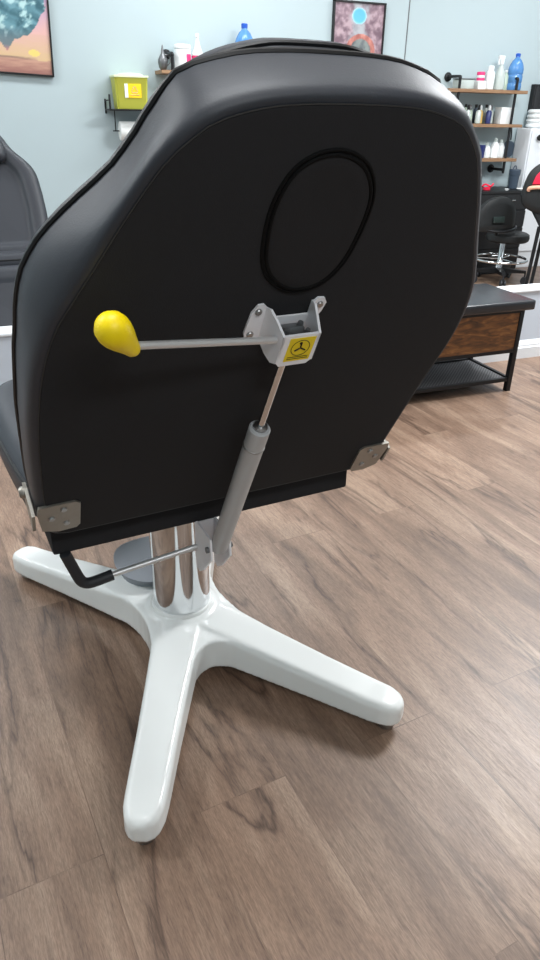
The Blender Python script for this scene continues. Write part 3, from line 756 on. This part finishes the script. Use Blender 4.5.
# ------------------------------------------------------------------ black drawers and what stands on them
dx0, dx1, dy0, dy1, dh = 3.78, 4.405, 5.12, 5.47, .688
root = thing('drawer_chest', 'black chest of drawers under the three-tier shelf', 'drawers', ((dx0+dx1)/2, dy0, 0))
h = (dx1-dx0)/2
bm = new(); box(bm, (-h, .012, .03), (h, dy1-dy0, dh-.022), .002); box(bm, (-h+.02, .03, 0), (h-.02, dy1-dy0-.02, .03)); obj('carcass', bm, 'blackpaint', root, smooth=False)
bm = new(); box(bm, (-h-.01, -.008, dh-.022), (h+.01, dy1-dy0, dh), .003); obj('worktop', bm, 'blackpaint', root, smooth=False)
for k, (za, zb_) in enumerate([(.535, .658), (.395, .527), (.22, .387), (.04, .212)]):
    bm = new(); box(bm, (-h+.006, -.004, za), (h-.006, .012, zb_), .003); d = obj('drawer', bm, 'blackpaint', root, smooth=False)
    bm = new(); zc = zb_-.045
    tube(bm, smooth_path([(-.02, -.004, zc), (-.02, -.026, zc), (.15, -.026, zc), (.15, -.004, zc)], 4), .0055, 8); obj('handle', bm, 'chrome', d)
zt = dh
bm = new(); lathe(bm, [(.034, 0), (.038, .004), (.043, .105), (.047, .108), (.049, .148), (.044, .154), (.024, .156)], (0, 0, 0), 24)
o = tag(obj('shaker_tumbler', bm, 'slate'), 'dark slate tumbler standing on the black drawers', 'tumbler', loc=(4.335, 5.26, zt))
bm = new(); tube(bm, smooth_path([(-.022, 0, .154), (-.015, 0, .178), (.0, 0, .18), (.008, 0, .154)], 4), .005, 8); obj('spout_loop', bm, 'slate', o)
bm = new(); lathe(bm, [(.02, 0), (.03, .003), (.03, .02), (.02, .024)], (0, 0, 0), 18); tube(bm, smooth_path([(-.05, .0, .03), (-.01, .01, .045), (.03, -.01, .03), (.06, .0, .05)], 4), .008, 6)
tag(obj('tape_roll', bm, 'red'), 'small red roll of wrap on the black drawers', 'tape', loc=(4.02, 5.20, zt))
for nm, lb, x, w, y in [('ink_cap_tray', 'tiny white cup on the front edge of the drawers', 4.18, .018, 5.14), ('ink_cap_tray', 'small oval white dish below the tumbler on the drawers', 4.33, .038, 5.145)]:
    bm = new(); lathe(bm, [(w*.7, 0), (w, .012), (w*.9, .014), (w*.6, .004), (0, .004)], (0, 0, 0), 20)
    tag(obj('white_dish', bm, 'bottle_white'), lb, 'dish', loc=(x, y, zt))

# ------------------------------------------------------------------ work stool
sx, sy = 4.00, 4.86
root = thing('work_stool', 'black wheeled work stool with chrome foot ring by the drawers', 'stool', (sx, sy, 0))
for k in range(5):
    a = 2*PI*k/5-PI/2-.45
    d = Vector((math.cos(a), math.sin(a), 0))
    bm = new(); loft(bm, [[Vector((0, 0, .10))+d*r+Vector((-d.y*w, d.x*w, dz)) for w, dz in ((-ww, -t), (ww, -t), (ww, t), (-ww, t))] for r, ww, t in [(.02, .026, .02), (.12, .022, .015), (.225, .015, .01)]])
    leg = obj('leg', bm, 'blackmetal', root)
    bm = new()
    for q_ in (-.014, .014):
        c = d*.22+Vector((-d.y*q_, d.x*q_, .03)); cyl(bm, c-Vector((-d.y, d.x, 0))*.008, c+Vector((-d.y, d.x, 0))*.008, .03, seg=18, bev=.004)
    cyl(bm, d*.22+Vector((0, 0, .03)), d*.22+Vector((0, 0, .095)), .007, seg=8); obj('caster', bm, 'rubber', leg)
bm = new(); lathe(bm, [(.028, .10), (.028, .17), (.022, .18), (.022, .335)], (0, 0, 0), 20); obj('gas_column', bm, 'chrome', root)
bm = new(); tube(bm, [(.215*math.cos(2*PI*k/40), .215*math.sin(2*PI*k/40), .19) for k in range(40)], .011, 10, True)
for k in range(3):
    a = 2*PI*k/3+.5; tube(bm, [(.02*math.cos(a), .02*math.sin(a), .19), (.21*math.cos(a), .21*math.sin(a), .19)], .007, 8)
obj('foot_ring', bm, 'chrome', root)
bm = new(); lathe(bm, [(.05, .325), (.155, .328), (.17, .338), (.175, .36), (.17, .385), (.15, .397), (.08, .402), (0, .403)], (.04, 0, 0), 36); obj('seat', bm, 'stoolvinyl', root)
# curved backrest on the left side, turned towards the camera
bm = new()
ba = [(-.20, .45), (-.155, .435), (0, .43), (.13, .435), (.16, .47), (.155, .56), (.12, .63), (.05, .675), (-.05, .685), (-.14, .65), (-.195, .58), (-.21, .5)]
bo = [Vector((p.x, p.y)) for p in resample(smooth_path([(x, z, 0) for x, z in ba], 5, True), 60)]
def BK(d, w): return [Vector((p.x-.17, -.10-w+.5*(p.x+.02)**2*1.6, p.y)) for p in offset2(bo, d)]
loft(bm, [BK(-.02, -.005), BK(0, 0), BK(.004, .02), BK(0, .042), BK(-.02, .05), BK(-.05, .053)]); bk = obj('backrest', bm, 'stoolvinyl', root)
bm = new(); box(bm, (-.255, -.162, .50), (-.15, -.152, .545), .003); obj('patch', bm, 'greenpad', bk)
bm = new(); tube(bm, smooth_path([(-.15, -.09, .50), (-.12, -.05, .40), (-.06, 0, .335), (0, 0, .325)], 5), .012, 8); obj('back_strut', bm, 'blackmetal', root)
bm = new(); tube(bm, smooth_path([(-.28, -.13, .445), (-.17, -.16, .43), (-.02, -.13, .44), (.06, -.05, .45)], 5), .011, 8); obj('back_rail', bm, 'blackmetal', root)

# ------------------------------------------------------------------ right edge: white cabinet, coil, screen, red padded bar chair
root = thing('white_cabinet', 'tall white cabinet with black knob right of the drawers', 'cabinet', (4.72, 5.30, 0))
bm = new(); box(bm, (-.26, 0, .0), (.3, .18, 1.155), .006); obj('body', bm, 'trim', root, smooth=False)
bm = new(); box(bm, (-.25, -.014, .15), (.29, -.001, 1.14), .004); dr = obj('door', bm, 'trim', root, smooth=False)
bm = new(); lathe(bm, [(.012, 0), (.012, .012), (.022, .016), (.024, .026), (.02, .033), (0, .034)], (-.185, -.014, 1.085), 20, (0, -1, 0)); obj('knob', bm, 'ink', dr)
bm = new()
for k in range(4): tube(bm, [(.085*math.cos(2*PI*i/32), .085*math.sin(2*PI*i/32)*.85, .02+.034*k) for i in range(32)], .019, 8, True)
tag(obj('hose_coil', bm, 'bottle_white'), 'white coiled hose stacked on the tall white cabinet', 'hose', loc=(4.60, 5.395, 1.156))
root = thing('wall_screen', 'black wall screen above the white coil at the right edge', 'screen', (4.92, YW, 1.30))
bm = new(); box(bm, (-.37, -.045, -.02), (.37, -.002, .185), .005); fr = obj('bezel', bm, 'blackpaint', root, smooth=False)
bm = new(); box(bm, (-.35, -.047, -.002), (.35, -.0445, .168)); obj('display', bm, 'screen', root, smooth=False)

root = thing('tattoo_armrest_chair', 'black padded chair with red cushion on thin black legs at the right edge', 'chair', (4.07, 4.40, 0), -.55)
bm = new()
ca = [(-.26, .80), (-.268, .70), (-.235, .64), (-.14, .60), (.05, .59), (.22, .62), (.26, .72), (.25, .86), (.18, .94), (.02, .97), (-.14, .95), (-.225, .89)]
co = [Vector((p.x, p.y)) for p in resample(smooth_path([(x, z, 0) for x, z in ca], 5, True), 60)]
def CK(d, w): return [Vector((p.x, -w, p.y)) for p in offset2(co, d)]
loft(bm, [CK(-.03, -.05), CK(0, -.035), CK(.004, 0), CK(0, .03), CK(-.02, .045), CK(-.05, .05)]); bk = obj('backrest', bm, 'stoolvinyl', root)
bm = new()
cr = [(-.215, .80), (-.20, .86), (-.15, .915), (.14, .91), (.19, .80)]
crp = [Vector((p.x, p.y)) for p in resample([(x, z, 0) for x, z in cr], 40)]
loft(bm, [[Vector((p.x, -.045, p.y)) for p in crp], [Vector((p.x, -.058, p.y)) for p in crp], [Vector((p.x*.93, -.064, .835+(p.y-.835)*.9)) for p in crp]]); cu = obj('cushion', bm, 'red', root); cu['label'] = 'red cushion'
bm = new(); tube(bm, smooth_path([(-.235, -.05, .755), (-.21, -.062, .778), (0, -.066, .785), (.2, -.06, .78)], 5), .014, 8); ed = obj('edge_trim', bm, 'tan', root); ed['label'] = 'tan trim'
bm = new()
wp = [(-.20, .66), (.2, .66), (.2, .46), (.02, .42), (-.06, .46)]
prism(bm, [Vector(p) for p in wp], lambda p: Vector((p.x, -.02, p.y)), lambda p: Vector((p.x, .16, p.y))); obj('seat_shell', bm, 'stoolvinyl', root, smooth=False)
for x, y in ((-.10, .0), (.2, .0), (-.03, .17), (.2, .17)):
    bm = new(); tube(bm, [(x, y, .50), (x-.02 if x < 0 else x+.01, y, 0.0)], .014, 10); obj('leg', bm, 'blackmetal', root)

# ------------------------------------------------------------------ bench in front of the low wall
bx = 2.397; by0, by1 = 2.665, 3.02; bl = 1.36
root = thing('storage_bench', 'rustic wood and black steel bench with black padded top by the low wall', 'bench', (bx-bl/2, (by0+by1)/2, 0))
hl, hd = bl/2, (by1-by0)/2
for s in (-1, 1):
    for t in (-1, 1):
        bm = new(); x, y = s*(hl-.013), t*(hd-.013); box(bm, (x-.013, y-.013, 0), (x+.013, y+.013, .418), .002); obj('leg', bm, 'blackmetal', root)
for t in (-1, 1):
    bm = new(); y = t*(hd-.013); box(bm, (-hl+.026, y-.010, .222), (hl-.026, y+.010, .418), .002); obj('side_panel', bm, 'rustic', root, smooth=False)
    bm = new(); box(bm, (-hl+.02, y-.012, .205), (hl-.02, y+.012, .222), .001); box(bm, (-hl+.02, y-.012, .405), (hl-.02, y+.012, .419), .001); obj('frame_rail', bm, 'blackmetal', root, smooth=False)
for s in (-1, 1):
    bm = new(); x = s*(hl-.013); box(bm, (x-.010, -hd+.026, .222), (x+.010, hd-.026, .418), .002); obj('end_panel', bm, 'rustic', root, smooth=False)
bm = new()
for t in (-1, 1): y = t*(hd-.013); box(bm, (-hl+.02, y-.009, .052), (hl-.02, y+.009, .072), .002)
for s in (-1, 1): x = s*(hl-.013); box(bm, (x-.009, -hd+.02, .052), (x+.009, hd-.02, .072), .002)
fr = obj('bottom_frame', bm, 'blackmetal', root, smooth=False)
bm = new(); box(bm, (-hl+.024, -hd+.024, .058), (hl-.024, hd-.024, .064)); obj('mesh_shelf', bm, 'perf', root, smooth=False)
bm = new(); box(bm, (-hl-.03, -hd-.025, .420), (hl+.038, hd+.02, .467), .012, 3)
obj('padded_top', bm, 'vinyl2', root)

# ------------------------------------------------------------------ light
def area(name, loc, size, power, rot=(0, 0, 0), color=(1, 1, 1)):
    l = bpy.data.lights.new(name, 'AREA'); l.shape = 'RECTANGLE'; l.size, l.size_y = size; l.energy = power; l.color = color
    o = bpy.data.objects.new(name, l); COL.objects.link(o); o.location = loc; o.rotation_euler = rot; return o
COOL = (.95, .98, 1.)
area('ceiling_lamp_or_fill', (1.6, 4.6, 2.86), (1.6, .3), 46, color=COOL)
area('ceiling_lamp_or_fill', (4.3, 4.5, 2.86), (1.6, .3), 30, color=COOL)
area('ceiling_lamp_or_fill', (-1.0, 4.5, 2.86), (1.6, .3), 44, color=COOL)
area('ceiling_lamp_or_fill', (3.3, 2.5, 2.86), (1.4, .7), 175, color=COOL)
area('ceiling_lamp_or_fill', (.3, .9, 2.86), (1.2, .4), 34, color=COOL)
area('ceiling_lamp_or_fill', (.5, -1.6, 2.86), (1.6, .5), 52, color=COOL)  # added fill behind the camera for surfaces facing it, no known lamp
area('ceiling_lamp_or_fill', (-1.7, 2.2, 2.86), (1.2, .3), 55, color=COOL)
area('window_daylight', (6.9, 1.6, 1.6), (3.2, 2.0), 55, rot=(0, PI/2, 0), color=(.94, .97, 1.))
w = bpy.data.worlds.new('World'); SC.world = w; w.use_nodes = True
w.node_tree.nodes['Background'].inputs[0].default_value = (.8, .88, 1, 1); w.node_tree.nodes['Background'].inputs[1].default_value = .3

# ------------------------------------------------------------------ camera
f_px = 693.; pitch = math.atan2(693, 1300); roll = math.atan2(25, 1300); yaw = math.radians(22)
fw = Vector((math.sin(yaw)*math.cos(pitch), math.cos(yaw)*math.cos(pitch), -math.sin(pitch)))
r0 = Vector((math.cos(yaw), -math.sin(yaw), 0)); d0 = fw.cross(r0)
ix = math.cos(roll)*r0-math.sin(roll)*d0; iy = math.sin(roll)*r0+math.cos(roll)*d0
cd = bpy.data.cameras.new('camera'); cd.sensor_fit = 'VERTICAL'; cd.sensor_height = 36; cd.lens = f_px/960*36; cd.clip_start = .02
cam = bpy.data.objects.new('camera', cd); COL.objects.link(cam)
mw = Matrix.Identity(4)
for i in range(3): mw[i][0] = ix[i]; mw[i][1] = -iy[i]; mw[i][2] = -fw[i]
mw[0][3], mw[1][3], mw[2][3] = 0, 0, 1.25
cam.matrix_world = mw
SC.camera = cam
vs = SC.view_settings; vs.view_transform = 'Standard'; vs.look = 'None'; vs.gamma = 1; vs.exposure = .0; vs.use_curve_mapping = False
SC.cycles.use_denoising = True
SC.cycles.max_bounces = 10
